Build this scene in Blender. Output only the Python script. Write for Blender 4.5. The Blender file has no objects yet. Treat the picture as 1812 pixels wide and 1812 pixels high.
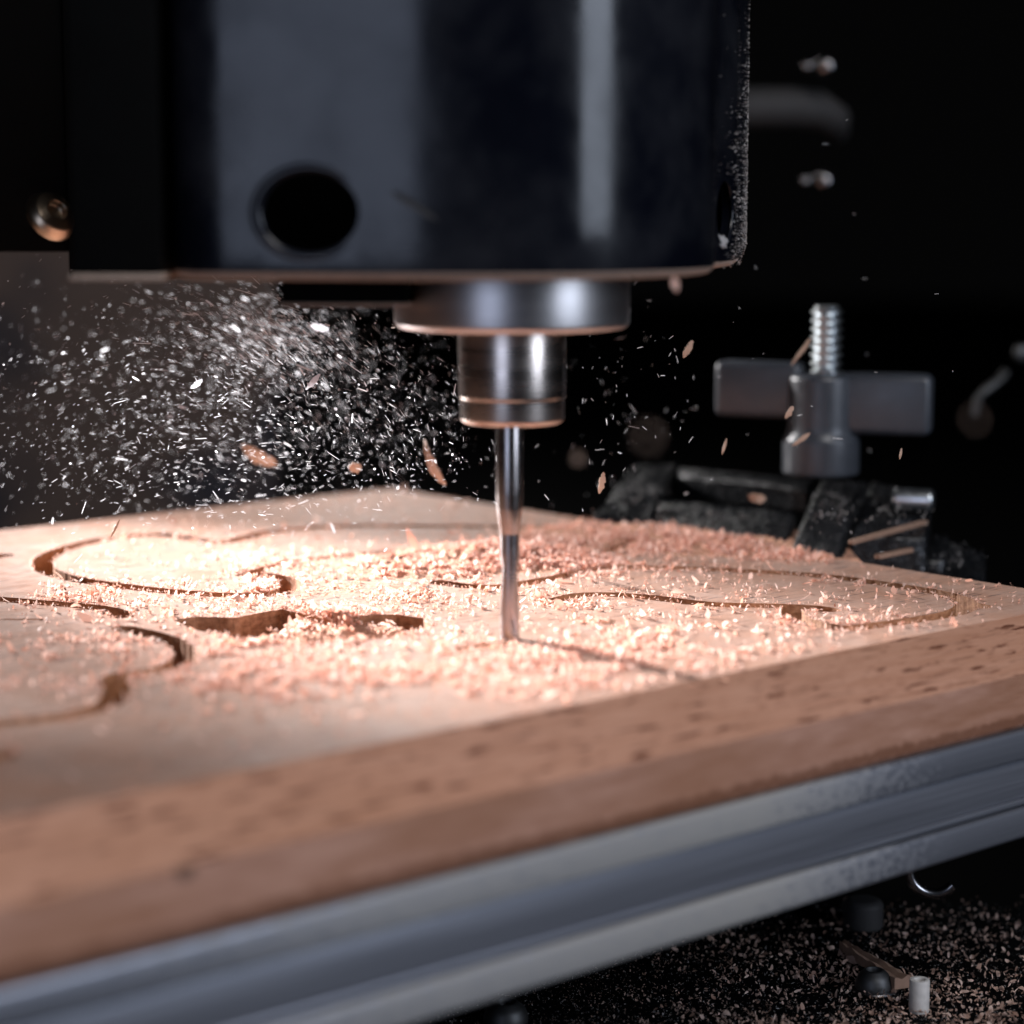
import bpy, bmesh, math, random
import numpy as np
from mathutils import Vector, Matrix
random.seed(7); rng = np.random.default_rng(11)
PI = math.pi; S = 0.001                       # everything below is written in millimetres
scn = bpy.context.scene
col = scn.collection
# ------------------------------------------------------------------ camera
PITCH = math.atan(557/3971.); FPX = 3971.; CH = 77.3; CD = 390.
cam = bpy.data.cameras.new('camera'); camo = bpy.data.objects.new('camera', cam); col.objects.link(camo)
camo.location = (0, -CD*S, CH*S); camo.rotation_euler = (PI/2-PITCH, 0, 0)
cam.sensor_width = 36; cam.lens = FPX/1812*36; cam.clip_start = 0.01; cam.clip_end = 50
cam.dof.use_dof = True; cam.dof.focus_distance = 0.436; cam.dof.aperture_fstop = 9.6; cam.dof.aperture_blades = 0
scn.camera = camo
# ------------------------------------------------------------------ world, lamps, exposure
w = bpy.data.worlds.new('World'); scn.world = w; w.use_nodes = True
bg = w.node_tree.nodes['Background']; bg.inputs[0].default_value = (1, 1, 1.05, 1); bg.inputs[1].default_value = 0.0013
scn.view_settings.view_transform = 'Standard'; scn.view_settings.look = 'None'
scn.view_settings.exposure = 0; scn.view_settings.gamma = 1
def look(o, tgt):
    d = Vector(tgt) - Vector(o.location)/S
    o.rotation_euler = d.to_track_quat('-Z', 'Y').to_euler()
def area(name, loc, tgt, sx, sy, power, color):
    l = bpy.data.lights.new(name, 'AREA'); l.shape = 'RECTANGLE'; l.size = sx*S; l.size_y = sy*S
    l.energy = power; l.color = color
    o = bpy.data.objects.new(name, l); col.objects.link(o); o.location = Vector(loc)*S; look(o, tgt); return o
def spot(name, loc, tgt, power, color, size, blend, rad):
    l = bpy.data.lights.new(name, 'SPOT'); l.energy = power; l.color = color; l.spot_size = math.radians(size)
    l.spot_blend = blend; l.shadow_soft_size = rad*S
    o = bpy.data.objects.new(name, l); col.objects.link(o); o.location = Vector(loc)*S; look(o, tgt); return o
spot('work_lamp', (-352, 395, 176), (-36, 50, 8), 66.0, (1, .975, .99), 16.5, 1.0, 9)
spot('work_lamp_spill', (-352, 395, 176), (0, 60, 8), 17.0, (1, .97, .97), 48, .8, 9)
area('softbox_left', (-300, -760, 150), (-20, 0, 40), 310, 420, .95, (.64, .74, 1))
area('overhead_fill', (260, -480, 600), (20, -40, 0), 300, 300, 2.9, (1, .97, .97))  # unseen fill lamp, added to brighten the chamfer and board top
area('softbox_right', (620, -420, 230), (0, 0, 30), 300, 420, 2.7, (.74, .83, 1))
area('rear_lamp', (-150, 1000, 345), (-40, -60, 0), 270, 70, .6, (1, .97, .95))

# ------------------------------------------------------------------ helpers
def P(u, v, z=0.):
    """point of the level plane at height z that is seen at photo position (u, v)"""
    x = (u-906)/FPX; y = -(v-906)/FPX
    dy = math.cos(PITCH)+y*math.sin(PITCH); dz = -math.sin(PITCH)+y*math.cos(PITCH)
    t = (z-CH)/dz
    return (x*t, -CD+dy*t)
def W(u, v, d):
    """point at horizontal distance d from the camera"""
    x = (u-906)/FPX; y = -(v-906)/FPX
    dy = math.cos(PITCH)+y*math.sin(PITCH); dz = -math.sin(PITCH)+y*math.cos(PITCH)
    t = d/dy
    return (x*t, -CD+d, CH+dz*t)
def tag(o, label=None, cat=None, group=None, kind=None):
    if label: o['label'] = label
    if cat: o['category'] = cat
    if group: o['group'] = group
    if kind: o['kind'] = kind
    return o
def empty(name, loc, label, cat, group=None, rz=0):
    o = bpy.data.objects.new(name, None); col.objects.link(o); o.empty_display_size = .005
    o.location = Vector(loc)*S; o.rotation_euler = (0, 0, rz); return tag(o, label, cat, group)
def mk(name, verts, faces, mat, parent=None, loc=(0, 0, 0), rot=(0, 0, 0), smooth=True, auto=35):
    m = bpy.data.meshes.new(name)
    v = np.asarray(verts, dtype=float)*S
    m.from_pydata(v.tolist(), [], [tuple(int(i) for i in f) for f in faces])
    m.materials.append(mat)
    return fin(name, m, parent, loc, rot, smooth, auto)
def fin(name, m, parent=None, loc=(0, 0, 0), rot=(0, 0, 0), smooth=True, auto=35):
    if smooth:
        m.polygons.foreach_set('use_smooth', [True]*len(m.polygons))
        if auto: m.set_sharp_from_angle(angle=math.radians(auto))
    m.update()
    o = bpy.data.objects.new(name, m); col.objects.link(o)
    o.location = Vector(loc)*S; o.rotation_euler = rot
    if parent: o.parent = parent
    return o
def bmo(name, bm, mat, parent=None, loc=(0, 0, 0), rot=(0, 0, 0), smooth=True, auto=35):
    bmesh.ops.recalc_face_normals(bm, faces=bm.faces)
    for v in bm.verts: v.co *= S
    m = bpy.data.meshes.new(name); bm.to_mesh(m); bm.free(); m.materials.append(mat)
    return fin(name, m, parent, loc, rot, smooth, auto)
def boxbm(x0, x1, y0, y1, z0, z1, bev=.5, seg=2, bm=None, M=None):
    b = bmesh.new(); r = bmesh.ops.create_cube(b, size=1)
    for v in b.verts:
        v.co = Vector(((x0+x1)/2+v.co.x*(x1-x0), (y0+y1)/2+v.co.y*(y1-y0), (z0+z1)/2+v.co.z*(z1-z0)))
    if bev: bmesh.ops.bevel(b, geom=b.edges[:], offset=bev, segments=seg, profile=.5, affect='EDGES')
    if M is not None: bmesh.ops.transform(b, matrix=M, verts=b.verts)
    if bm is None: return b
    t = bpy.data.meshes.new('t'); b.to_mesh(t); b.free(); bm.from_mesh(t); bpy.data.meshes.remove(t); return bm
def lathe(profile, n=64):
    """profile [(r, z)...] -> verts, faces"""
    vs = []; fs = []
    for r, z in profile:
        for k in range(n):
            a = 2*PI*k/n; vs.append((r*math.cos(a), r*math.sin(a), z))
    for i in range(len(profile)-1):
        for k in range(n):
            k2 = (k+1) % n
            fs.append((i*n+k, i*n+k2, (i+1)*n+k2, (i+1)*n+k))
    fs.append(tuple(range(n-1, -1, -1))); fs.append(tuple((len(profile)-1)*n+k for k in range(n)))
    return vs, fs
def roundprof(pts, rad=.5, seg=3):
    """round the inner corners of a lathe profile"""
    out = [pts[0]]
    for i in range(1, len(pts)-1):
        p0, p, p1 = map(lambda q: Vector((q[0], q[1])), pts[i-1:i+2])
        a = (p0-p); b = (p1-p)
        r = min(rad, a.length*.45, b.length*.45)
        if r < 1e-4: out.append(tuple(p)); continue
        A = p+a.normalized()*r; B = p+b.normalized()*r
        for k in range(seg+1):
            t = k/seg; q = A*(1-t)**2+p*2*t*(1-t)+B*t*t; out.append((q.x, q.y))
    out.append(pts[-1]); return out
def tube(path, rad, n=16):
    vs = []; fs = []; path = [Vector(p) for p in path]
    for i, p in enumerate(path):
        d = (path[min(i+1, len(path)-1)]-path[max(i-1, 0)]).normalized()
        u = d.cross(Vector((0.13, .21, 1))).normalized(); v = d.cross(u)
        r = rad[i] if isinstance(rad, (list, tuple)) else rad
        for k in range(n):
            a = 2*PI*k/n; vs.append(p+u*r*math.cos(a)+v*r*math.sin(a))
    for i in range(len(path)-1):
        for k in range(n):
            k2 = (k+1) % n; fs.append((i*n+k, i*n+k2, (i+1)*n+k2, (i+1)*n+k))
    fs.append(tuple(range(n-1, -1, -1))); fs.append(tuple((len(path)-1)*n+k for k in range(n)))
    return vs, fs
# value noise in numpy
_ng = rng.random((256, 256))
def vnoise(x, y):
    xi = np.floor(x).astype(int); yi = np.floor(y).astype(int); fx = x-xi; fy = y-yi
    fx = fx*fx*(3-2*fx); fy = fy*fy*(3-2*fy)
    g = lambda a, b: _ng[a % 256, b % 256]
    return (g(xi, yi)*(1-fx)+g(xi+1, yi)*fx)*(1-fy)+(g(xi, yi+1)*(1-fx)+g(xi+1, yi+1)*fx)*fy-.5

# ------------------------------------------------------------------ materials
def newmat(name):
    m = bpy.data.materials.new(name); m.use_nodes = True
    nt = m.node_tree; b = nt.nodes['Principled BSDF']; return m, nt, b
def N(nt, t, **k):
    n = nt.nodes.new(t)
    for a, v in k.items():
        if a.startswith('i_'): n.inputs[a[2:].replace('_', ' ')].default_value = v
        else: setattr(n, a, v)
    return n
def ramp(nt, src, stops):
    r = nt.nodes.new('ShaderNodeValToRGB'); nt.links.new(src, r.inputs[0])
    e = r.color_ramp.elements
    while len(e) < len(stops): e.new(.5)
    for i, (p, c) in enumerate(stops):
        e[i].position = p; e[i].color = (c, c, c, 1) if isinstance(c, (int, float)) else (*c, 1)
    return r
def mixc(nt, f, a, b, mode='MIX'):
    m = nt.nodes.new('ShaderNodeMix'); m.data_type = 'RGBA'; m.blend_type = mode
    for s, i in ((f, 0), (a, 6), (b, 7)):
        if hasattr(s, 'is_output'): nt.links.new(s, m.inputs[i])
        else: m.inputs[i].default_value = s if i == 0 else (*s, 1)
    return m.outputs[2]
def coords(nt, scale=(1, 1, 1), kind='Object', rot=(0, 0, 0)):
    tc = nt.nodes.new('ShaderNodeTexCoord'); mp = nt.nodes.new('ShaderNodeMapping')
    nt.links.new(tc.outputs[kind], mp.inputs[0]); mp.inputs['Scale'].default_value = [s*1000 for s in scale]; mp.inputs['Rotation'].default_value = rot
    return mp.outputs[0]
def noise(nt, vec, scale, detail=3, rough=.5):
    n = N(nt, 'ShaderNodeTexNoise'); nt.links.new(vec, n.inputs['Vector'])
    n.inputs['Scale'].default_value = scale; n.inputs['Detail'].default_value = detail; n.inputs['Roughness'].default_value = rough
    return n.outputs['Fac']
def bump(nt, b, h, strength, dist):
    n = N(nt, 'ShaderNodeBump'); n.inputs['Strength'].default_value = strength; n.inputs['Distance'].default_value = dist*S
    nt.links.new(h, n.inputs['Height']); nt.links.new(n.outputs[0], b.inputs['Normal'])
def mathn(nt, op, a, b=None):
    n = N(nt, 'ShaderNodeMath', operation=op)
    for i, s in enumerate((a, b)):
        if s is None: continue
        if hasattr(s, 'is_output'): nt.links.new(s, n.inputs[i])
        else: n.inputs[i].default_value = s
    return n.outputs[0]

def beech(name='beech_wood', sheen=0.):
    m, nt, b = newmat(name)
    base = (.49, .265, .170)
    v = coords(nt, (1, 1, 1))
    grain = noise(nt, coords(nt, (.05, .9, .9), rot=(0, 0, .05)), 1.3, 5, .6)
    big = noise(nt, coords(nt, (.012, .05, .05)), 1.0, 2)
    c = mixc(nt, ramp(nt, grain, [(.3, 0), (.7, 1)]).outputs[0], (.44, .215, .135), (.58, .315, .215))
    c = mixc(nt, mathn(nt, 'MULTIPLY', ramp(nt, big, [(.35, 0), (.7, 1)]).outputs[0], .35), c, (.38, .18, .095))
    # ray flecks: short dark dashes along the grain
    def fleck(sc, off, thr):
        vo = N(nt, 'ShaderNodeTexVoronoi'); nt.links.new(coords(nt, sc, rot=(0, 0, off)), vo.inputs['Vector']); vo.inputs['Scale'].default_value = 1
        sep = N(nt, 'ShaderNodeSeparateColor'); nt.links.new(vo.outputs['Color'], sep.inputs[0])
        wob = noise(nt, coords(nt, (.3, 1, 1)), 1.4, 3)
        d = mathn(nt, 'ADD', vo.outputs['Distance'], mathn(nt, 'MULTIPLY', mathn(nt, 'SUBTRACT', wob, .5), .75))
        dash = ramp(nt, d, [(.16, 1), (.30, 0)]).outputs[0]
        pick = ramp(nt, sep.outputs[0], [(thr-.03, 0), (thr+.03, 1)]).outputs[0]
        return mathn(nt, 'MULTIPLY', dash, pick)
    f1 = fleck((.095, .66, .66), .16, .22); f2 = fleck((.20, 1.5, 1.5), .14, .28)
    c = mixc(nt, mathn(nt, 'MULTIPLY', f1, .9), c, (.10, .028, .014))
    c = mixc(nt, mathn(nt, 'MULTIPLY', f2, .45), c, (.20, .07, .038))
    if sheen:  # white sheen of the level top, painted in as a paler colour
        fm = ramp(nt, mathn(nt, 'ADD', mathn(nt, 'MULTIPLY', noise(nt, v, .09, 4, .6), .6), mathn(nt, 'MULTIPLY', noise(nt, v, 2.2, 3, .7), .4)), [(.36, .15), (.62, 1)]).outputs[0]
        c = mixc(nt, mathn(nt, 'MULTIPLY', fm, sheen), c, (.50, .395, .345))
    # fine dark hair lines
    hair = noise(nt, coords(nt, (.055, .62, .9), rot=(0, 0, .06)), 1.6, 4, .65)
    hl = ramp(nt, hair, [(.34, 1), (.43, 0)]).outputs[0]
    c = mixc(nt, mathn(nt, 'MULTIPLY', hl, .65), c, (.22, .10, .06))
    nt.links.new(c, b.inputs['Base Color'])
    rr = ramp(nt, noise(nt, v, .25, 3), [(.3, .31), (.7, .43)]).outputs[0]
    nt.links.new(rr, b.inputs['Roughness']); b.inputs['Specular IOR Level'].default_value = .6
    h = mathn(nt, 'ADD', mathn(nt, 'MULTIPLY', hair, .6), mathn(nt, 'MULTIPLY', noise(nt, v, 3.5, 3), .5))
    bump(nt, b, h, .5, .12)
    return m
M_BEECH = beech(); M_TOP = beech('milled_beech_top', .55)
def knot(nt, c):
    k = st_(*P_(310, 1529, -7.6))
    tc = N(nt, 'ShaderNodeTexCoord'); vm = N(nt, 'ShaderNodeVectorMath', operation='DISTANCE')
    nt.links.new(tc.outputs['Object'], vm.inputs[0]); vm.inputs[1].default_value = (k[0]*S, -57.3*S, -7.6*S)
    d = mathn(nt, 'ADD', mathn(nt, 'MULTIPLY', vm.outputs['Value'], 1000), mathn(nt, 'MULTIPLY', noise(nt, coords(nt), .9, 2), 1.0))
    return mixc(nt, mathn(nt, 'MULTIPLY', ramp(nt, mathn(nt, 'DIVIDE', d, 4), [(.35, 1), (.62, 0)]).outputs[0], .9), c, (.035, .016, .01))
def st_(x, y): a = math.atan2(.6565, .7545); return (x*math.cos(a)+y*math.sin(a), -x*math.sin(a)+y*math.cos(a))
P_ = P
def m_edge():
    # rough sawn flank, shade painted in as browner wood, darker ragged strip near foot
    m, nt, b = newmat('shaded_sawn_edge')
    v = coords(nt)
    g = noise(nt, coords(nt, (.10, .5, .7)), 1.2, 5, .65)
    c = mixc(nt, ramp(nt, g, [(.3, 0), (.7, 1)]).outputs[0], (.31, .145, .090), (.46, .25, .175))
    gb = noise(nt, coords(nt, (.03, .1, .12)), 1, 3)
    c = mixc(nt, mathn(nt, 'MULTIPLY', ramp(nt, gb, [(.42, 0), (.62, 1)]).outputs[0], .5), c, (.25, .10, .042))
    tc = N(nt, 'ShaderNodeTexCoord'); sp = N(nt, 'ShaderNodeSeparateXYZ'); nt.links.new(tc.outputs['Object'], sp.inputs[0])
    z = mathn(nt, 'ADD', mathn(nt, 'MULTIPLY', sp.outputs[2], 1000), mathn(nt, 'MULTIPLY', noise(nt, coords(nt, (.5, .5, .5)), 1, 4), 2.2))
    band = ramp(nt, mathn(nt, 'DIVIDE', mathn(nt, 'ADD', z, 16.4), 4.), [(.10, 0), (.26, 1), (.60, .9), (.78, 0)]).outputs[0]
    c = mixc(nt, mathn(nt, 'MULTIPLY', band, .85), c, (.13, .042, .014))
    pit = ramp(nt, noise(nt, v, 1.4, 4, .7), [(.60, 0), (.72, 1)]).outputs[0]
    c = mixc(nt, mathn(nt, 'MULTIPLY', pit, .35), c, (.42, .28, .21))
    c = knot(nt, c)
    nt.links.new(c, b.inputs['Base Color']); b.inputs['Roughness'].default_value = .62
    bump(nt, b, mathn(nt, 'ADD', noise(nt, v, 2.5, 4, .6), mathn(nt, 'MULTIPLY', g, .7)), .6, .25)
    return m
M_EDGE = m_edge()
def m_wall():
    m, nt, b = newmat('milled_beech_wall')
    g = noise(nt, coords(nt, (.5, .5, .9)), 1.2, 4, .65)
    c = mixc(nt, ramp(nt, g, [(.3, 0), (.7, 1)]).outputs[0], (.21, .078, .028), (.50, .25, .13))  # shade inside the grooves painted in as darker, redder wood
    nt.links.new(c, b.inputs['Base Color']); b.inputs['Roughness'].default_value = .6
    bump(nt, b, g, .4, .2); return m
M_WALL = m_wall()
def m_chip(name, c1, c2, trans=.25):
    m, nt, b = newmat(name)
    geo = N(nt, 'ShaderNodeNewGeometry')
    r = geo.outputs['Random Per Island']
    c = mixc(nt, r, c1, c2)
    nt.links.new(c, b.inputs['Base Color']); b.inputs['Roughness'].default_value = .6
    tr = N(nt, 'ShaderNodeBsdfTranslucent'); nt.links.new(c, tr.inputs[0])
    mx = N(nt, 'ShaderNodeMixShader'); mx.inputs[0].default_value = trans
    nt.links.new(b.outputs[0], mx.inputs[1]); nt.links.new(tr.outputs[0], mx.inputs[2])
    nt.links.new(mx.outputs[0], nt.nodes['Material Output'].inputs[0]); return m
M_CHIP = m_chip('beech_shavings', (.78, .40, .28), (.93, .70, .60), .45)
M_TAN = m_chip('tan_chips', (.40, .26, .18), (.52, .37, .28), .3)
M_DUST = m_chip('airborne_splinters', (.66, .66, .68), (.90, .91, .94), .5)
M_FLOORCHIP = m_chip('fallen_shavings', (.36, .21, .15), (.62, .45, .37), .2)
M_GREYCHIP = m_chip('grey_fine_dust', (.25, .24, .24), (.50, .46, .44), .2)
def m_metal(name, base, rough, streak=.1, dark=None):
    m, nt, b = newmat(name); b.inputs['Metallic'].default_value = 1
    n1 = noise(nt, coords(nt, (.2, .2, 3)), 1, 4)
    nt.links.new(mixc(nt, n1, tuple(x*.9 for x in base), base), b.inputs['Base Color'])
    rr = ramp(nt, noise(nt, coords(nt, (.04, .04, .5)), .6, 2), [(.3, rough), (.7, rough+streak)]).outputs[0]
    nt.links.new(rr, b.inputs['Roughness']); return m
M_SHANK = m_metal('dark_ground_steel', (.40, .37, .36), .2, .08)
M_NUT = m_metal('warm_turned_steel', (.60, .53, .48), .22, .10)  # brown reflection of the board tinted into the metal
M_STEEL = m_metal('turned_steel', (.62, .61, .62), .24, .12)
M_COLLAR = m_metal('brushed_collar_steel', (.60, .58, .58), .34, .05)
M_DSTEEL = m_metal('carbide_steel', (.36, .35, .36), .20, .10)
M_ZINC = m_metal('zinc_stud', (.62, .66, .68), .28, .1)
M_DIM = m_metal('dull_steel', (.10, .10, .10), .5, .1)
M_BRASS = m_metal('tarnished_steel', (.48, .38, .28), .3, .1)
def m_black(name, base=(.006, .007, .011), rough=.16, dust=.35, dsc=.12, dcol=(.16, .165, .18), spec=.5, speck=0):
    m, nt, b = newmat(name)
    v = coords(nt)
    d = noise(nt, v, dsc, 4, .6)
    f = mathn(nt, 'MULTIPLY', ramp(nt, d, [(.42, 0), (.75, 1)]).outputs[0], dust)
    c = mixc(nt, f, base, dcol)
    if speck:
        s = ramp(nt, noise(nt, v, 2.6, 2, .5), [(.66, 0), (.70, 1)]).outputs[0]
        c = mixc(nt, mathn(nt, 'MULTIPLY', s, speck), c, (.42, .40, .40))
    nt.links.new(c, b.inputs['Base Color'])
    rr = ramp(nt, noise(nt, v, dsc*1.7, 4), [(.3, rough), (.75, rough+.15)]).outputs[0]
    nt.links.new(rr, b.inputs['Roughness']); b.inputs['Specular IOR Level'].default_value = spec
    bump(nt, b, noise(nt, v, .8 if not speck else .45, 4), .06 if not speck else .5, .2 if not speck else .9)
    return m
M_HOUSE = m_black('black_gloss_paint', (.0022,.0028,.0055), rough=.125, dust=.07, dsc=.06, spec=.36)
M_PLATE = m_black('black_matte_plate', (.0015, .0015, .0015), .6, .02, .1, (.02, .02, .02), .04)
M_CLAMP = m_black('black_nylon', (.0035, .004, .005), .22, .10, .6, (.06, .064, .07), .45, .6)
M_KNOB = m_black('grey_black_plastic', (.036, .041, .050), .30, .15, .3, (.09, .095, .11), .5)
M_GREYTUBE = m_black('dark_grey_tube', (.022, .021, .021), .6, .2, .05, (.10, .09, .09), .4)
def m_alu():
    m, nt, b = newmat('anodised_aluminium'); v = coords(nt)
    n1 = noise(nt, coords(nt, (.02, 1.8, 1.8)), 1.2, 4)
    c = mixc(nt, n1, (.21, .22, .255), (.30, .31, .35))
    nt.links.new(c, b.inputs['Base Color']); b.inputs['Metallic'].default_value = .75
    rr = ramp(nt, n1, [(.3, .34), (.7, .46)]).outputs[0]; nt.links.new(rr, b.inputs['Roughness'])
    bump(nt, b, n1, .12, .05); return m
M_ALU = m_alu()
def m_alud():
    # the same metal under a clinging film of pale wood dust that thins out to the right
    m, nt, b = newmat('dusty_aluminium'); v = coords(nt)
    n1 = noise(nt, coords(nt, (.02, 1.8, 1.8)), 1.2, 4)
    c = mixc(nt, n1, (.21, .22, .255), (.30, .31, .35))
    tc = N(nt, 'ShaderNodeTexCoord'); sp = N(nt, 'ShaderNodeSeparateXYZ'); nt.links.new(tc.outputs['Object'], sp.inputs[0])
    s = mathn(nt, 'MULTIPLY', sp.outputs[0], 1000)
    env = ramp(nt, mathn(nt, 'DIVIDE', mathn(nt, 'ADD', s, 130), 200), [(.0, .0), (.30, .75), (.66, .95), (.92, .0)]).outputs[0]
    pat = noise(nt, v, .9, 5, .65)
    f = mathn(nt, 'MULTIPLY', mathn(nt, 'MULTIPLY', ramp(nt, mathn(nt, 'ADD', pat, mathn(nt, 'MULTIPLY', env, .22)), [(.53, 0), (.61, 1)]).outputs[0], env), .85)
    c = mixc(nt, f, c, (.28, .265, .24))
    nt.links.new(c, b.inputs['Base Color'])
    nt.links.new(mathn(nt, 'SUBTRACT', .75, mathn(nt, 'MULTIPLY', f, .75)), b.inputs['Metallic'])
    nt.links.new(mathn(nt, 'ADD', mathn(nt, 'MULTIPLY', f, .4), .38), b.inputs['Roughness'])
    bump(nt, b, pat, .25, .15); return m
M_ALUD = m_alud()
def m_simple(name, c, rough=.6, spec=.4, metal=0):
    m, nt, b = newmat(name)
    n1 = noise(nt, coords(nt), .7, 4)
    nt.links.new(mixc(nt, n1, tuple(x*.75 for x in c), tuple(min(1, x*1.2) for x in c)), b.inputs['Base Color'])
    b.inputs['Roughness'].default_value = rough; b.inputs['Specular IOR Level'].default_value = spec; b.inputs['Metallic'].default_value = metal
    bump(nt, b, n1, .2, .1); return m
M_RIM = m_simple('bounce_lit_rim', (.30, .23, .185), .8, .2)  # warm bounce light from the board, painted into the rim colour
M_NYLON = m_simple('milky_nylon', (.55, .52, .49), .45)
M_FLOOR = m_simple('black_bench', (.002, .002, .0022), .7, .03)
M_GREYDUST = m_simple('packed_grey_dust', (.30, .29, .29), .9, .1)
M_STICK = m_simple('split_beech', (.27, .165, .115), .7)
def m_panel():
    m, nt, b = newmat('brown_back_board'); v = coords(nt)
    n1 = noise(nt, v, .008, 3); n2 = noise(nt, v, .03, 3)
    c = mixc(nt, n2, (.085, .055, .042), (.13, .088, .068))
    c = mixc(nt, ramp(nt, n1, [(.50, 0), (.60, .9)]).outputs[0], c, (.010, .014, .024))
    nt.links.new(c, b.inputs['Base Color']); b.inputs['Roughness'].default_value = .7; return m
M_PANEL = m_panel()

# ------------------------------------------------------------------ setting
mk('bench_surface', [(-2500, -1500, -75), (2500, -1500, -75), (2500, 3000, -75), (-2500, 3000, -75)], [(0, 1, 2, 3)], M_FLOOR)['kind'] = 'structure'
o = bmo('backdrop_panel', boxbm(-700, -96, 520, 528, -75, 620, .8), M_PANEL)
tag(o, 'blurred brown board standing behind the flying dust at the left', 'back panel')
ANG = math.atan2(.6565, .7545)
ca, sa = math.cos(ANG), math.sin(ANG)
def st(x, y): return (x*ca+y*sa, -x*sa+y*ca)
def xy(s, t): return (s*ca-t*sa, s*sa+t*ca)

# machine bed (black plate under the board) and the aluminium rail
bed = empty('machine_bed', (0, 0, 0), 'black machine bed plate lying under the wooden board', 'machine bed', rz=ANG)
bmo('bed_plate', boxbm(-230, 175, -37.4, 215, -22, -17.4, .5), M_PLATE, bed)
rail = empty('aluminium_rail', (0, 0, 0), 'long grey aluminium extrusion rail along the front edge under the wooden board', 'rail', rz=ANG)
T0 = -57.6; Z0 = -17.55; RS = (-235, 240)
def bar(name, t0, t1, z0, z1, mat, bev=.35): return bmo(name, boxbm(RS[0], RS[1], t0, t1, z0, z1, bev, 3), mat, rail)
bar('upper_lip', T0, T0+4, Z0-5.6, Z0, M_ALUD, .7)
bar('slot_cover', T0+.9, T0+4, Z0-12.9, Z0-5.62, M_ALU, .25)
bar('slot_lip', T0+.35, T0+4, Z0-14.0, Z0-12.95, M_ALU, .3)
bar('lower_lip', T0, T0+4, Z0-20.2, Z0-14.5, M_ALUD, .8)
bar('rail_body', T0+4.02, T0+20, Z0-20.1, Z0-.02, M_ALU)
bar('slot_floor', T0+2.6, T0+4.01, Z0-14.6, Z0-13.95, M_PLATE, 0)

# ------------------------------------------------------------------ the carved board
WG = 4.7
paths = [
 ([(436,1017),(480,1018),(512,1028),(518,1042),(480,1053),(400,1054),(300,1047),(200,1035),(130,1025),(85,1012),(72,1000),(80,985),(120,968),(190,952),(270,945),(310,948),(350,957),(400,960),(440,950),(480,940),(560,932),(680,930),(800,931),(950,933)], WG),
 ([(440,1016),(480,1003),(540,990),(600,983),(690,976)], WG*.8),
 ([(-70,992),(5,983)], WG),
 ([(-60,1056),(0,1060),(80,1067),(150,1072),(200,1080),(218,1090)], WG),
 ([(218,1112),(250,1118),(290,1128),(320,1143),(333,1160),(312,1180),(255,1190),(200,1197),(206,1215),(208,1232),(188,1250),(120,1268),(40,1277),(-60,1284)], WG),
 ([(8,1096),(75,1096)], 1.2),
 ([(-60,1347),(2,1337)], WG),
 ([(790,1152),(850,1144),(902,1137)], 3.4),
 ([(775,1030),(830,1038),(880,1039),(930,1032),(990,1021),(1060,1008),(1130,1004),(1200,1005),(1269,1008),(1403,1014),(1493,1023),(1551,1031),(1600,1038),(1655,1047),(1692,1057),(1716,1068),(1700,1083),(1640,1094),(1560,1105),(1500,1113),(1450,1106),(1402,1092),(1400,1080)], WG),
 ([(1716,1068),(1736,1073)], WG*.9),
 ([(985,1064),(1010,1055),(1045,1051),(1112,1053),(1179,1060),(1246,1069),(1314,1071),(1381,1072),(1440,1075),(1466,1079)], WG),
 ([(1050,985),(1075,975),(1108,966)], WG*.9),
]
pockets = [
 [(305,1097),(348,1091),(417,1093),(456,1085),(498,1078),(560,1092),(640,1108),(652,1126),(560,1140),(430,1134),(340,1113)],
 [(618,1093),(655,1088),(700,1087),(748,1094),(763,1108),(735,1119),(680,1130),(625,1133)],
]
def smoothpath(pts, it=2):
    for _ in range(it):
        q = [pts[0]]
        for a, b in zip(pts[:-1], pts[1:]):
            q += [(a[0]*.75+b[0]*.25, a[1]*.75+b[1]*.25), (a[0]*.25+b[0]*.75, a[1]*.25+b[1]*.75)]
        q.append(pts[-1]); pts = q
    return pts
G = .45
s0, s1, t0, t1 = -132., 111., -45.3, 177.
ns = int(round((s1-s0)/G)); ntt = int(round((t1-t0)/G))
gs = np.linspace(s0, s1, ns+1); gt = np.linspace(t0, t1, ntt+1)
GS, GT = np.meshgrid(gs, gt, indexing='ij')
D = np.full(GS.shape, 50.)
def seg_update(D, a, b, r):
    m = r+3
    i0 = max(0, int((min(a[0], b[0])-m-s0)/G)); i1 = min(ns+1, int((max(a[0], b[0])+m-s0)/G)+2)
    j0 = max(0, int((min(a[1], b[1])-m-t0)/G)); j1 = min(ntt+1, int((max(a[1], b[1])+m-t0)/G)+2)
    if i1 <= i0 or j1 <= j0: return
    x = GS[i0:i1, j0:j1]; y = GT[i0:i1, j0:j1]
    dx, dy = b[0]-a[0], b[1]-a[1]; L = dx*dx+dy*dy+1e-9
    h = np.clip(((x-a[0])*dx+(y-a[1])*dy)/L, 0, 1)
    d = np.hypot(x-a[0]-h*dx, y-a[1]-h*dy)-r
    D[i0:i1, j0:j1] = np.minimum(D[i0:i1, j0:j1], d)
for pts, wd in paths:
    q = [st(*P(u, v)) for u, v in pts]; q = smoothpath(q, 2)
    for a, b in zip(q[:-1], q[1:]): seg_update(D, a, b, wd/2)
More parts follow.
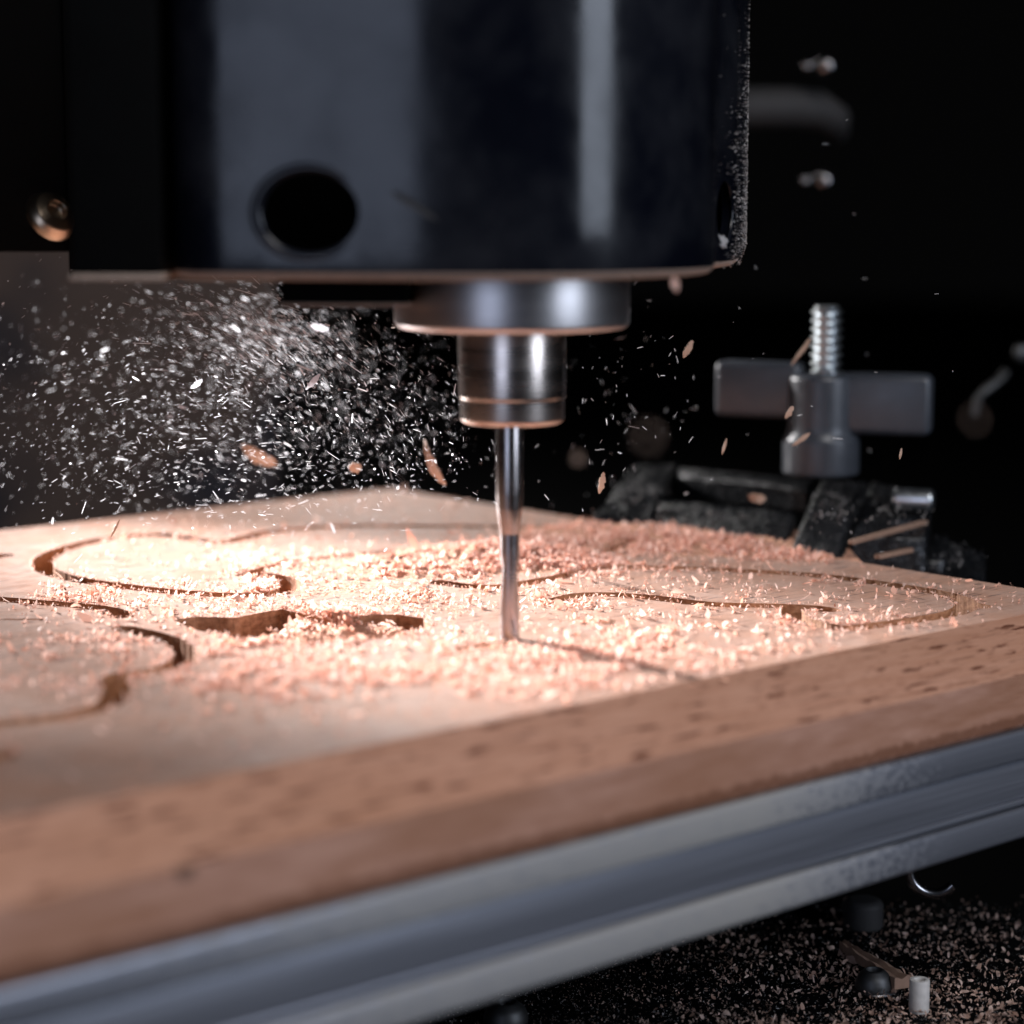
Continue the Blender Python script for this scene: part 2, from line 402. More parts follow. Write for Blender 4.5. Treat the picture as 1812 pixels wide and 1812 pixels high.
for poly in pockets:
    q = [st(*P(u, v)) for u, v in poly]
    ins = np.zeros(D.shape, bool); dm = np.full(D.shape, 99.)
    n = len(q)
    for k in range(n):
        a, b = q[k], q[(k+1) % n]
        c = ((a[1] > GT) != (b[1] > GT)) & (GS < (b[0]-a[0])*(GT-a[1])/(b[1]-a[1]+1e-9)+a[0])
        ins ^= c
        dx, dy = b[0]-a[0], b[1]-a[1]; L = dx*dx+dy*dy
        h = np.clip(((GS-a[0])*dx+(GT-a[1])*dy)/L, 0, 1)
        dm = np.minimum(dm, np.hypot(GS-a[0]-h*dx, GT-a[1]-h*dy))
    D = np.minimum(D, np.where(ins, -dm, dm))
Dn = D + vnoise(GS*.9, GT*.9)*.22 + vnoise(GS*2.1+40, GT*2.1)*.16      # torn fibres along the rims
Dn[:, :2] = 5; Dn[-2:, :] = np.maximum(Dn[-2:, :], 5); Dn[:, -2:] = 5; Dn[:2, :] = np.maximum(Dn[:2, :], 5)
DEP = 9.0
def build_board():
    verts = []; faces = []; mats = []
    vid = {}
    I, J = np.meshgrid(np.arange(ns), np.arange(ntt), indexing='ij')
    c00 = Dn[:-1, :-1] > 0; c10 = Dn[1:, :-1] > 0; c11 = Dn[1:, 1:] > 0; c01 = Dn[:-1, 1:] > 0
    cnt = c00.astype(int)+c10+c11+c01
    full = cnt == 4; none = cnt == 0
    top = np.column_stack([GS.ravel(), GT.ravel(), np.zeros(GS.size)])
    verts = top.tolist()
    idx = lambda i, j: i*(ntt+1)+j
    fi, fj = I[full], J[full]
    f4 = np.column_stack([idx(fi, fj), idx(fi+1, fj), idx(fi+1, fj+1), idx(fi, fj+1)])
    faces = f4.tolist(); mats = [0]*len(faces)
    ei = {}; fl = {}
    def edgev(i, j, i2, j2):
        k = (i, j, i2, j2) if (i, j) < (i2, j2) else (i2, j2, i, j)
        if k in ei: return ei[k]
        a, b = Dn[k[0], k[1]], Dn[k[2], k[3]]; t = a/(a-b)
        p = (gs[k[0]]*(1-t)+gs[k[2]]*t, gt[k[1]]*(1-t)+gt[k[3]]*t, 0.)
        verts.append(p); ei[k] = len(verts)-1
        verts.append((p[0], p[1], -DEP)); fl[ei[k]] = len(verts)-1
        return ei[k]
    part = ~(full | none)
    for i, j in zip(I[part], J[part]):
        i = int(i); j = int(j)
        c = [(i, j), (i+1, j), (i+1, j+1), (i, j+1)]
        ins = [Dn[a] > 0 for a in c]
        poly = []; cross = []
        for k in range(4):
            a, b = c[k], c[(k+1) % 4]
            if ins[k]: poly.append(idx(*a))
            if ins[k] != ins[(k+1) % 4]:
                e = edgev(*a, *b); poly.append(e); cross.append((e, ins[k]))
        if len(poly) >= 3: faces.append(poly); mats.append(0)
        if len(cross) == 2:
            e1 = [e for e, f in cross if f][0]; e2 = [e for e, f in cross if not f][0]
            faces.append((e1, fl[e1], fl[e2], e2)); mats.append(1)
    # floor of the grooves
    nz = int(len(verts)); verts += [(s0, t0, -DEP), (s1, t0, -DEP), (s1, t1, -DEP), (s0, t1, -DEP)]
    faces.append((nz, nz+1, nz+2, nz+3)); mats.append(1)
    # plain margins of the top and the chamfered flanks
    SL, SR, TF, TB, C, H1, H2 = -215., s1, t0, t1, 12.0, -7.3, -17.3
    k = len(verts)
    verts += [(SL, TF, 0), (s0, TF, 0), (s0, TB, 0), (SL, TB, 0)]; faces.append((k, k+1, k+2, k+3)); mats.append(0)
    k = len(verts)
    R0 = [(SL, TF), (SR, TF), (SR, TB), (SL, TB)]; R1 = [(SL-C, TF-C), (SR+C, TF-C), (SR+C, TB+C), (SL-C, TB+C)]
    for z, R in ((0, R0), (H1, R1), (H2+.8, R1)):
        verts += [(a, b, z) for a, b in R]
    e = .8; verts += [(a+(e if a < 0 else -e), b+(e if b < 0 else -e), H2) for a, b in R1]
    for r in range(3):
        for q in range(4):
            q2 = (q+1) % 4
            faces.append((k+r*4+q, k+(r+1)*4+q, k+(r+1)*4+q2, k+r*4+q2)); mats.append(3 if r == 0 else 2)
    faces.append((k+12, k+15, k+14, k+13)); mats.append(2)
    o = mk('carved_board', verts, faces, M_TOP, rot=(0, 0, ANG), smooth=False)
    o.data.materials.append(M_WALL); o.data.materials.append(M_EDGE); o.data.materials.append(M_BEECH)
    o.data.polygons.foreach_set('material_index', mats)
    return tag(o, 'beech board with a chamfered edge and curved shapes milled into its top', 'wooden board')
build_board()

# ------------------------------------------------------------------ shavings
def sample(A, s, t):
    i = np.clip(((s-s0)/G).round().astype(int), 0, ns); j = np.clip(((t-t0)/G).round().astype(int), 0, ntt)
    return A[i, j]
# heaps: (u, v, spread u, spread v) of a place on the board, density, height of the heap in mm
heaps_px = [
 (880,988,105,14,1.0,3.0),(760,1003,110,14,1.0,1.6),(960,990,80,14,.9,1.8),(1010,990,90,18,.8,.8),(620,1040,110,20,.75,.5),(1120,950,130,15,1.2,2.3),(1290,966,130,11,1.2,2.0),(1425,985,60,6,.9,1.0),(1010,1003,120,9,.7,.8),(590,1099,34,9,1.3,2.0),(1190,985,110,9,.5,.4),
 (560,1098,50,13,1.2,1.2),(500,1122,50,10,1.0,.3),(690,1105,35,9,1.0,.4),(760,1062,200,12,.45,.2),(1000,1150,150,20,.8,.3),(1180,1145,130,22,.85,.4),
 (1030,1190,150,20,.85,.4),(760,1190,220,26,.95,.5),(480,1205,160,26,.8,.4),(1062,1099,26,4,1.2,.9),(90,1150,110,18,.69,.3),(130,1215,90,14,.65,.3),(380,1150,90,16,.69,.3),
 (300,1040,170,7,.7,.2),(120,1058,110,7,.65,.3),(440,1010,40,9,.7,.4),(550,1000,120,9,.5,.2),(1300,1085,160,9,.22,0),(1500,1105,120,8,.3,0),(1430,1045,200,14,.12,0),(460,980,60,10,.3,0),
 (330,1085,120,14,.4,.2),(1000,1068,40,5,.9,.4),
]
def heapfield(x, y):
    den = np.zeros_like(x); h = np.zeros_like(x); fl = np.zeros_like(x)
    for u, v, su, sv, wt, ht in heaps_px:
        cx, cy = P(u, v); d = cy+CD
        rx = su*d/FPX; ry = sv*d*d/(FPX*CH)
        g = np.exp(-.5*(((x-cx)/rx)**2+((y-cy)/ry)**2))
        fl += (wt*g if wt >= .7 else 0); den += wt*g; h = np.maximum(h, ht*g)
    return den, h, fl
def strips(name, pos, L, Wd, curl, R, mat, K=4, jit=.10, tp=.75):
    """many curled ribbons in one mesh; R is an array of 3x3 rotations"""
    n = len(pos)
    tt = np.linspace(-.5, .5, K+1)
    ang = curl[:, None]*tt[None, :]
    rad = L/np.where(np.abs(curl) < .05, .05, curl)
    x = rad[:, None]*np.sin(ang); z = rad[:, None]*(1-np.cos(ang))
    taper = 1-tp*np.abs(2*tt)**2.2
    wj = Wd[:, None]*taper[None, :]*(1+.35*(rng.random((n, K+1))-.5))
    ysh = np.cumsum(rng.normal(0, jit, (n, K+1)), axis=1)*Wd[:, None]
    a = np.stack([x, ysh-wj/2, z], -1); b = np.stack([x, ysh+wj/2, z+wj*.15], -1)
    loc = np.concatenate([a, b], 1)                                  # n, 2(K+1), 3
    wv = np.einsum('nij,nkj->nki', R, loc)+pos[:, None, :]
    nv = 2*(K+1)
    base = np.arange(n)[:, None]*nv
    f = np.array([[k, k+1, K+1+k+1, K+1+k] for k in range(K)])
    faces = (base[:, :, None]+f[None]).reshape(-1, 4)
    verts = (wv.reshape(-1, 3)*S)
    m = bpy.data.meshes.new(name)
    m.vertices.add(len(verts)); m.vertices.foreach_set('co', verts.ravel())
    m.loops.add(faces.size); m.loops.foreach_set('vertex_index', faces.ravel().astype(np.int32))
    m.polygons.add(len(faces)); m.polygons.foreach_set('loop_start', np.arange(0, faces.size, 4, dtype=np.int32))
    m.update(calc_edges=True); m.materials.append(mat)
    m.polygons.foreach_set('use_smooth', np.ones(len(faces), bool))
    o = bpy.data.objects.new(name, m); col.objects.link(o)
    return o
def euler_mats(n, tilt):
    """random yaw, tilt of the given spread, random roll"""
    ya = rng.random(n)*2*PI; pi_ = rng.normal(0, tilt, n); ro = rng.normal(0, tilt, n)
    c, s_ = np.cos, np.sin; Z = np.zeros(n); O = np.ones(n)
    Rz = np.stack([np.stack([c(ya), -s_(ya), Z], -1), np.stack([s_(ya), c(ya), Z], -1), np.stack([Z, Z, O], -1)], 1)
    Ry = np.stack([np.stack([c(pi_), Z, s_(pi_)], -1), np.stack([Z, O, Z], -1), np.stack([-s_(pi_), Z, c(pi_)], -1)], 1)
    Rx = np.stack([np.stack([O, Z, Z], -1), np.stack([Z, c(ro), -s_(ro)], -1), np.stack([Z, s_(ro), c(ro)], -1)], 1)
    return Rz @ Ry @ Rx
# heap bodies
def heap_mesh():
    nx, ny = 360, 300
    X, Y = np.meshgrid(np.linspace(-75, 75, nx), np.linspace(-60, 150, ny), indexing='ij')
    den, h, fl = heapfield(X, Y)
    s, t = st(X, Y)
    lump = vnoise(X*1.3, Y*1.3)*1.3+vnoise(X*3.1, Y*3.1)*.9
    z = h*(1+.35*lump)-.45+lump*.25*np.minimum(h, 1)
    dd = sample(Dn, s, t)
    z = np.where(dd < .2, -DEP+np.clip(fl*1.25, 0, 1.0)*DEP*.88+lump*1.0, z)
    keep = np.where(dd < .2, fl > .3, z > -.35)
    ids = -np.ones(X.shape, int); 
    q = keep[:-1, :-1] & keep[1:, :-1] & keep[1:, 1:] & keep[:-1, 1:] 
    use = np.zeros(X.shape, bool); use[:-1, :-1] |= q; use[1:, :-1] |= q; use[1:, 1:] |= q; use[:-1, 1:] |= q
    ids[use] = np.arange(use.sum())
    V = np.column_stack([X[use], Y[use], z[use]])
    I, J = np.nonzero(q)
    F = np.column_stack([ids[I, J], ids[I+1, J], ids[I+1, J+1], ids[I, J+1]])
    o = mk('shavings_heap_core', V, F, M_CORE, auto=0)
    tag(o, 'packed base of the low heap of fine pink wood shavings behind the milling bit', 'shavings', kind='stuff')
M_CORE = m_simple('packed_shavings', (.62, .33, .22), .8, .2)
heap_mesh()
def board_chips():
    n = 640000
    x = rng.uniform(-95, 112, n); y = rng.uniform(-125, 200, n)
    s, t = st(x, y)
    ok = (s < s1-.5) & (t > t0+.5) & (t < t1-.5) & (s > s0)
    x, y, s, t = x[ok], y[ok], s[ok], t[ok]
    den, h, fl = heapfield(x, y)
    patch = np.clip(.45+2.0*vnoise(x*.16, y*.10)+1.5*vnoise(x*.5, y*.35), .03, 1.6); patch = np.where((x < -5) & (y > -5) & (y < 30) & (x > -45), 1.3, patch)
    dd = sample(Dn, s, t)
    rim = np.exp(-np.abs(dd)/.5)*np.clip(vnoise(s*.07+9, t*.07)+.5, 0, 1)*.35
    pr = np.clip(.010+.62*den*patch*(1+.5*(h > .7))+rim, 0, 1)*np.clip((t-t0)/8, .12, 1)
    k = rng.random(len(x)) < pr*.60
    x, y, s, t, h, dd, den = x[k], y[k], s[k], t[k], h[k], dd[k], fl[k]
    n = len(x)
    lump = vnoise(x*1.3, y*1.3)*1.3+vnoise(x*3.1, y*3.1)*.9
    zt = np.maximum(0, h*(1+.35*lump)-.45+lump*.25*np.minimum(h, 1))
    z = zt+rng.random(n)*.45+.12
    ing = dd < 0
    fill = np.clip(den*1.25, 0, 1.05)*DEP*.95
    z = np.where(ing, -DEP+rng.random(n)*np.maximum(fill, .4)+.2, z)
    L = rng.lognormal(-.05, .48, n)*1.05; Wd = L*rng.uniform(.15, .45, n)
    cu = np.clip(rng.normal(0, 2.4, n), -5., 5.)
    R = euler_mats(n, .7)
    up = rng.random(n) < .05
    o = strips('board_shavings', np.column_stack([x, y, z]), L, Wd, cu, R, M_CHIP)
    tag(o, 'fine curled pink wood shavings scattered and heaped over the carved board', 'shavings', kind='stuff')
    print('chips', n)
    # fuzzy upright fibres torn up along the rims of the grooves
    ii, jj = np.nonzero(np.abs(Dn) < .22)
    fx, fy = xy(gs[ii], gt[jj]); p = np.clip(vnoise(gs[ii]*.11, gt[jj]*.11)*1.5+.42, 0, 1)+1.2*np.clip(heapfield(fx, fy)[0], 0, 1)
    ii = np.repeat(ii, 2); jj = np.repeat(jj, 2); p = np.repeat(p, 2); sel = rng.random(len(ii)) < p*.55
    ii, jj = ii[sel], jj[sel]; n = len(ii)
    s = gs[ii]+rng.normal(0, .2, n); t = gt[jj]+rng.normal(0, .2, n)
    xx, yy = xy(s, t)
    L = rng.lognormal(0, .5, n)*.8; tl = np.where(rng.random(n) < .16, 1., .35)
    R = euler_mats(n, 1.0)*1.0
    o = strips('torn_fibres', np.column_stack([xx, yy, rng.random(n)*.3+.15*L]), L*tl*1.5, .10+.16*rng.random(n), rng.normal(0, 1.6, n), R, M_CHIP)
    tag(o, 'pale torn wood fibres standing along the rims of the milled grooves', 'wood fibres', kind='stuff')
board_chips()

# ------------------------------------------------------------------ flying dust
def flying():
    # (u, v, spread u, spread v, count, near, far, slope angle deg (image, + is down to the right), angle spread, size)
    clouds = [
     (495,600,70,36,1150,400,520,38,16,1.0),(430,560,95,45,420,390,520,32,18,1.0),(660,690,110,60,480,380,540,48,40,.65),(700,800,90,60,330,380,540,70,60,.65),
     (380,700,160,90,760,370,520,22,30,.8),(170,700,150,120,800,340,520,-12,28,.55),(300,830,200,60,480,360,520,-5,30,.65),
     (480,600,110,60,1500,480,600,35,20,.7),(620,700,130,80,1100,480,600,50,40,.65),(330,720,170,110,800,480,600,5,30,.7),
     (520,820,150,55,360,380,520,10,50,.85),(1080,720,70,110,110,380,520,60,45,.8),(1300,700,230,220,60,380,500,-60,40,.8),(350,920,260,35,60,380,440,-50,25,1.2),
    ]
    pos = []; Rm = []; L = []; Wd = []
    r3 = np.array([1., 0, 0]); f3 = np.array([0, math.cos(PITCH), -math.sin(PITCH)]); u3 = np.array([0, math.sin(PITCH), math.cos(PITCH)])
    for (u, v, su, sv, n, d0, d1, a, sp, sz) in clouds:
        for _ in range(n):
            uu = random.gauss(u, su); vv = random.gauss(v, sv); d = random.gauss(440, 26) if random.random() < .55 else random.uniform(d0, d1)
            x, y, z = W(uu, vv, d)
            if z < 1.5 or (z > 54 and -40 < x < 50 and y < 60 and d < 470): continue
            s_, t_ = st(x, y)
            if z < 0: continue
            an = math.radians(random.gauss(a+(520-uu)*-.06, sp*.65))
            dirv = r3*math.cos(an)-u3*math.sin(an)+f3*random.gauss(0, .35); dirv /= np.linalg.norm(dirv)
            side = np.cross(dirv, f3+rng.normal(0, .5, 3)); side /= np.linalg.norm(side)
            nn = np.cross(dirv, side)
            Rm.append(np.column_stack([dirv, side, nn])); pos.append((x, y, z))
            l = random.lognormvariate(0, .55)*.86*sz; L.append(l); Wd.append(min(.5, .055+.03*random.random()*l+(.28 if random.random() < .04 else 0)))
    n = len(pos)
    o = strips('flying_wood_dust', np.array(pos), np.array(L), np.array(Wd), rng.normal(0, .08, n), np.array(Rm), M_DUST, K=2, jit=.02, tp=.35)
    tag(o, 'cloud of tiny bright wood splinters flying in the air left of the spindle', 'flying dust', kind='stuff')
flying()

# larger chips one can point at
def chip_thing(name, loc, ang, L, Wd, curl, mat, label, cat='wood chip', K=14, yaw=0., tw=0., group='larger wood chips in the air', thick=.22):
    """a ribbon with real thickness, lying in the plane facing the camera, turned by ang (image, + down right)"""
    vs = []; fs = []
    rr = random.Random(int(loc[0]*91+loc[2]*17))
    jag = [1+rr.uniform(-.22, .22) for _ in range(K+1)]; jb = [rr.uniform(-.08, .08) for _ in range(K+1)]
    for k in range(K+1):
        t = k/K-.5; c = curl if abs(curl) > .05 else .05
        a = c*t; r = L/c
        x = r*math.sin(a); z = r*(1-math.cos(a))
        wj = Wd*max(.12, (1-abs(2*t)**2.5*.8))*jag[k]
        tt = tw*t; cy, sy = math.cos(tt), math.sin(tt)
        for (yy, zz) in ((-wj/2, -thick/2), (wj/2, -thick/2), (wj/2, thick/2), (-wj/2, thick/2)):
            zz *= 1-.6*abs(2*t)
            y2 = (yy+jb[k]*Wd)*cy-zz*sy; z2 = (yy+jb[k]*Wd)*sy+zz*cy
            vs.append((x, y2, z+z2))
    for k in range(K):
        for q in range(4):
            q2 = (q+1) % 4; fs.append((k*4+q, k*4+q2, k*4+4+q2, k*4+4+q))
    fs.append((3, 2, 1, 0)); fs.append((K*4, K*4+1, K*4+2, K*4+3))
    # local x along the chip, local y across (image up), local z away from the camera
    M = Matrix(((1, 0, 0), (0, 0, 1), (0, 1, 0)))
    Rr = Matrix.Rotation(math.radians(ang), 3, 'Y') @ Matrix.Rotation(yaw, 3, 'X') @ M
    vs = [Rr @ Vector(v) for v in vs]
    o = mk(name, vs, fs, mat, loc=loc, auto=50)
    return tag(o, label, cat, group)
CH_ = [
 # u, v, d, angle, L, W, curl, label
 (348,680,436,-38,2.9,1.15,.5,'pale splinter flake shining in the dust cloud far left of the nut','wood chip'),
 (554,676,436,-48,4.2,1.0,.3,'brightest double-pointed white splinter in the dust cloud left of the nut','wood chip'),
 (456,808,505,32,9.5,3.0,1.2,'large blurred pinkish shaving in the air above the board at the left','wood shaving'),
 (764,822,478,66,12.,1.9,1.5,'long wavy beige shaving in the air between dust and milling bit','wood shaving'),
 (565,580,470,15,4.0,1.6,.6,'blurred cream chip just below the clamp arm in the dust','wood chip'),
 (628,828,470,0,2.8,2.4,.8,'small orange round chip hovering over the board behind the bit','wood chip'),
 (1218,618,455,-62,4.0,1.3,.5,'tan teardrop chip in the dark right of the nut','wood chip'),
 (1418,778,470,-36,4.6,1.0,.2,'tan splinter flying in front of the knob hub','wood chip'),
 (1418,622,500,-55,7.5,.8,.2,'thin brown splinter leaning beside the threaded stud','wood chip'),
 (1340,882,500,10,4.4,2.2,1.4,'curled orange chip floating over the black clamp frame','wood chip'),
 (1594,803,440,-80,2.2,.5,.2,'small upright splinter in the dark right of the knob','wood chip'),
 (1282,790,455,-75,3.4,.55,.2,'narrow upright splinter flying left of the knob hub','wood chip'),
 (1065,855,420,-78,4.2,1.2,.4,'tan oval chip flying right of the milling bit','wood chip'),
 (1397,730,455,-60,3.0,1.2,.5,'pale small chip flying beside the left wing of the knob','wood chip'),
 (1145,772,218,20,1.3,1.2,.4,'big soft brown blur of a chip close to the lens left of the clamp','wood chip'),
 (1022,811,300,70,1.5,1.3,.4,'soft orange round blur of a chip right of the milling bit','wood chip'),
 (1725,742,230,70,1.0,.8,.4,'faint dark brown blur of a chip near the right edge of the picture','wood chip'),
 (204,935,432,-62,4.0,.5,.1,'long pale splinter falling just above the far left rim of the board','wood chip'),
]
for u, v, d, a, L, Wd, cu, lab, cat in CH_:
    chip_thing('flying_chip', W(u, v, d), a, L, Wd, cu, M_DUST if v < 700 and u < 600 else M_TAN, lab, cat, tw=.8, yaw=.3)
chip_thing('stuck_sliver', W(733, 364, 343.5), 31, 8.2, .9, .1, M_GREYTUBE, 'pale sliver stuck at a slant on the housing right of its big round hole', 'wood chip', group=None)
x, y = P(732, 985)
chip_thing('standing_shaving', (x, y, 3.0), 66, 7.6, 1.5, .9, M_CHIP, 'tall pink shaving standing up out of the heap left of the milling bit', 'wood shaving', group=None, tw=1.)
x, y, z = W(1195, 503, 352)
chip_thing('hanging_chip', (x, y, z), 80, 2.3, 1.1, .7, M_CHIP, 'small tan chip hanging from the lower rim of the black spindle housing', 'wood chip', group=None)

# ------------------------------------------------------------------ spindle
sp = empty('milling_spindle', (0, 0, 54), 'black spindle housing with steel collar, collet nut and milling bit over the board', 'spindle')
def SPL(o): o.location = o.location-sp.location; return o
# plan outline of the housing in (x, d) with the height of its lower rim
ZB = 64.6
plan = [(-54.5,440,0),(-54.4,400,0),(-54.2,366,0),(-53.9,360,0),(-53.0,355.5,0),(-51,352,0),(-47.5,350,0),(-43,349.1,0),(-30,347,0),(-20,345.5,0),(-14.5,344.9,0),(-9,344.7,0),(-3,345.0,0),(3,345.5,0),(8,346.6,0),(12,348.1,0),(16,350.5,0),
        (20,353.7,0),(24,357.8,0),(27.5,362.6,0),(30.5,368.2,0),(32.8,374.5,0),(34.4,382,0),(34.9,391,0),(35.2,398,0),(35.5,400.5,0),(36.0,402,0),(37.4,406,0),(39.2,411,0),(41.0,416,.05),(41.9,420.5,.15),(42.9,423.6,.5),(43.5,425.8,1.1),(43.9,427.2,2.2),(44.2,428.1,3.6),(44.3,428.5,6.0)]
plan = [(x, d-CD, zb) for x, d, zb in plan]
def resample(pl):
    out = []
    for k in range(len(pl)-1):
        a, b = Vector(pl[k]), Vector(pl[k+1])
        for q in range(3): out.append(a.lerp(b, q/3))
    out.append(Vector(pl[-1]))
    for _ in range(2):
        out = [out[0]]+[(out[i-1]+out[i]*2+out[i+1])/4 for i in range(1, len(out)-1)]+[out[-1]]
    return out
pl = resample(plan)
def offset(pl, o):
    r = []
    for i, p in enumerate(pl):
        d = (pl[min(i+1, len(pl)-1)]-pl[max(i-1, 0)]); nrm = Vector((d.y, -d.x, 0)).normalized()
        r.append(Vector((p.x-nrm.x*o, p.y-nrm.y*o, p.z)))
    return r
def housing():
    bm = bmesh.new(); ZT = 150
    rings = []
    o0 = offset(pl, 0)
    for z in (ZT, 120, 100, 85, 75): rings.append([bm.verts.new((p.x, p.y, z)) for p in o0])
    for k in range(6):
        a = PI/2*k/5; off = 1.7*(1-math.cos(a)); z = ZB+1.7*(1-math.sin(a))
        rr = offset(pl, off); rings.append([bm.verts.new((p.x, p.y, z+p.z)) for p in rr])
    ri = offset(pl, 2.1); rings.append([bm.verts.new((p.x, p.y, ZB+p.z)) for p in ri])
    rings.append([bm.verts.new((p.x, p.y, ZT)) for p in ri])
    for a, b in zip(rings, rings[1:]+rings[:1]):
        for k in range(len(pl)-1): bm.faces.new((a[k], a[k+1], b[k+1], b[k]))
    inner = set(rings[-1])|set(rings[-2])
    for f in bm.faces: f.material_index = 2 if all(v in inner for v in f.verts) else 1 if max(v.co.z for v in f.verts) < ZB+1.6+f.verts[0].co.z*0 and f.calc_center_median().y < 60 else 0  # lower rim band takes the painted bounce light
    bm.faces.new([r[0] for r in rings]); bm.faces.new([r[-1] for r in reversed(rings)])
    return bm
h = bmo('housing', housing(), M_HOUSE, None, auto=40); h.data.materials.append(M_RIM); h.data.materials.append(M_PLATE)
def cutter(loc, r, depth, rot):
    bm = bmesh.new(); bmesh.ops.create_cone(bm, cap_ends=True, segments=56, radius1=r, radius2=r, depth=depth)
    return bmo('cut', bm, M_HOUSE, None, loc, rot)
hx, hy, hz = W(549, 376, 348)
c1 = cutter((hx, hy, hz), 7.85, 30, (PI/2, 0, -.10)); c1.scale = (1.0, .82, 1)
fa = math.atan2(62, 13)
sx_, sy_, sz_ = W(1279, 376, 408.8)
c2 = cutter((sx_+.5, sy_, sz_), 6.2, 14, (PI/2, 0, PI/2-.345)); c2.scale = (1, .90, 1)
bpy.context.view_layer.update()
for c in (c1, c2):
    md = h.modifiers.new('b', 'BOOLEAN'); md.object = c; md.operation = 'DIFFERENCE'; md.solver = 'EXACT'
dg = bpy.context.evaluated_depsgraph_get()
me = bpy.data.meshes.new_from_object(h.evaluated_get(dg)); h.modifiers.clear(); h.data = me; me.name = 'housing'
me.set_sharp_from_angle(angle=math.radians(40))
for c in (c1, c2): bpy.data.objects.remove(c)
h.parent = sp; SPL(h)
def ring(name, loc, r, mr, rot, scl, mat):
    bm = bmesh.new(); n, k = 64, 12; V = []
    for i in range(n):
        a = 2*PI*i/n
        V.append([bm.verts.new((math.cos(a)*scl[0]*(r+mr*math.cos(b)), math.sin(a)*scl[1]*(r+mr*math.cos(b)), mr*math.sin(b)*.8)) for b in [2*PI*j/k for j in range(k)]])
    for i in range(n):
        for j in range(k): bm.faces.new((V[i][j], V[(i+1) % n][j], V[(i+1) % n][(j+1) % k], V[i][(j+1) % k]))
    return bmo(name, bm, mat, sp, Vector(loc)-Vector((0, 0, 54)), rot)
ring('vent_rim', (hx, hy-.35, hz), 8.4, 1.05, (PI/2, 0, -.10), (1, .82), M_HOUSE)
ring('vent_rim', (sx_+.1, sy_, sz_), 6.45, .45, (PI/2, 0, PI/2-.345), (1, .90), M_HOUSE)
bm = bmesh.new(); bmesh.ops.create_icosphere(bm, subdivisions=4, radius=1)
from mathutils import noise as NZ0
for v in bm.verts:
    q = v.co.copy(); v.co = Vector((q.x*1.1, q.y*3.2, q.z*1.5))*(1+.28*NZ0.noise(q*2.2)+.14*NZ0.noise(q*6))
dc = bmo('dust_clump', bm, M_GREYDUST, sp, Vector((sx_-.5, sy_-.2, sz_-5.6))-Vector((0, 0, 54)), (0, 0, -.345), auto=0)
# closed underside and the motor inside
bm = bmesh.new(); ri = offset(pl, 1.95)
bv = [bm.verts.new((p.x, p.y, ZB+.35)) for p in ri]; tv = [bm.verts.new((p.x, p.y, ZB+2)) for p in ri]
bm.faces.new(bv); bm.faces.new(tv)
for k in range(len(bv)): bm.faces.new((bv[k], bv[(k+1) % len(bv)], tv[(k+1) % len(bv)], tv[k]))
SPL(bmo('bottom_plate', bm, M_PLATE, sp))
# black block and thin plate on the left of the housing
SPL(bmo('side_block', boxbm(-68.5, -54.6, -39, 20, ZB+.9, 150, .5, 3), M_PLATE, sp))
SPL(bmo('bounce_lip', boxbm(-68.8, -54.3, -39.8, 20, ZB-.1, ZB+.88, .3, 3), M_RIM, sp))  # strip coloured as if lit by bounce from the board
SPL(bmo('rear_cover', boxbm(-53.5, 43.2, 37.2, 39.4, ZB+2.2, 150, .4, 2), M_PLATE, sp))
# clamp arm under the rim
x0 = W(497, 520, 372)[0]
SPL(bmo('clamp_arm', boxbm(x0, -17, -19, 8, 60.1, ZB-.1, .3, 3), M_PLATE, sp))
SPL(bmo('arm_bounce_lip', boxbm(x0-.1, -16.9, -19.2, 8.1, 59.55, 60.08, .2, 2), M_RIM, sp))  # lower edge strip with bounce light painted in
# collar
prof = roundprof([(0, 54.9), (19.6, 54.9), (20.4, 55.7), (20.4, 66), (0, 66)], .35, 3)[1:-1]
SPL(mk('bearing_collar', *lathe([(.01, 54.9)]+prof[0:]+[(.01, 66)], 96), M_COLLAR, sp))
# collet nut with a small step and a chamfered foot
nz = W(905, 757, 381)[2]
prof = [(.01, nz), (8.5, nz), (9.15, nz+.7), (9.15, nz+4.3), (9.35, nz+4.7), (9.35, 55.2), (.01, 55.2)]
SPL(mk('collet_nut', *lathe(roundprof(prof, .3, 3), 96), M_NUT, sp))
# bit: plain shank, cone, fluted cutter
zs = W(902, 935, 389)[2]
SPL(mk('bit_shank', *lathe(roundprof([(.01, zs-1.2), (1.7, zs-1.2), (2.3, zs+3.5), (2.4, zs+6), (2.4, nz+1), (.01, nz+1)], .3), 48), M_SHANK, sp, loc=(-.4, 0, 0)))
def cutterbit():
    vs = []; fs = []; n = 24; H = 64; zb, zt = -3.5, zs-1.0
    for i in range(H+1):
        t = i/H; z = zb+(zt-zb)*t; tw = z*.13; fl = 1 if z < 13 else max(0, 1-(z-13)/2)
        for k in range(n):
            a = 2*PI*k/n; r = 1.68*(1-.20*fl*(.5-.5*math.cos(2*a+.0))**2)
            vs.append((r*math.cos(a+tw), r*math.sin(a+tw), z))
    for i in range(H):
        for k in range(n):
            k2 = (k+1) % n; fs.append((i*n+k, i*n+k2, (i+1)*n+k2, (i+1)*n+k))
    fs.append(tuple(range(n-1, -1, -1))); fs.append(tuple(H*n+k for k in range(n))); return vs, fs
SPL(mk('fluted_cutter', *cutterbit(), M_DSTEEL, sp, loc=(-.4, 0, 0), auto=50))

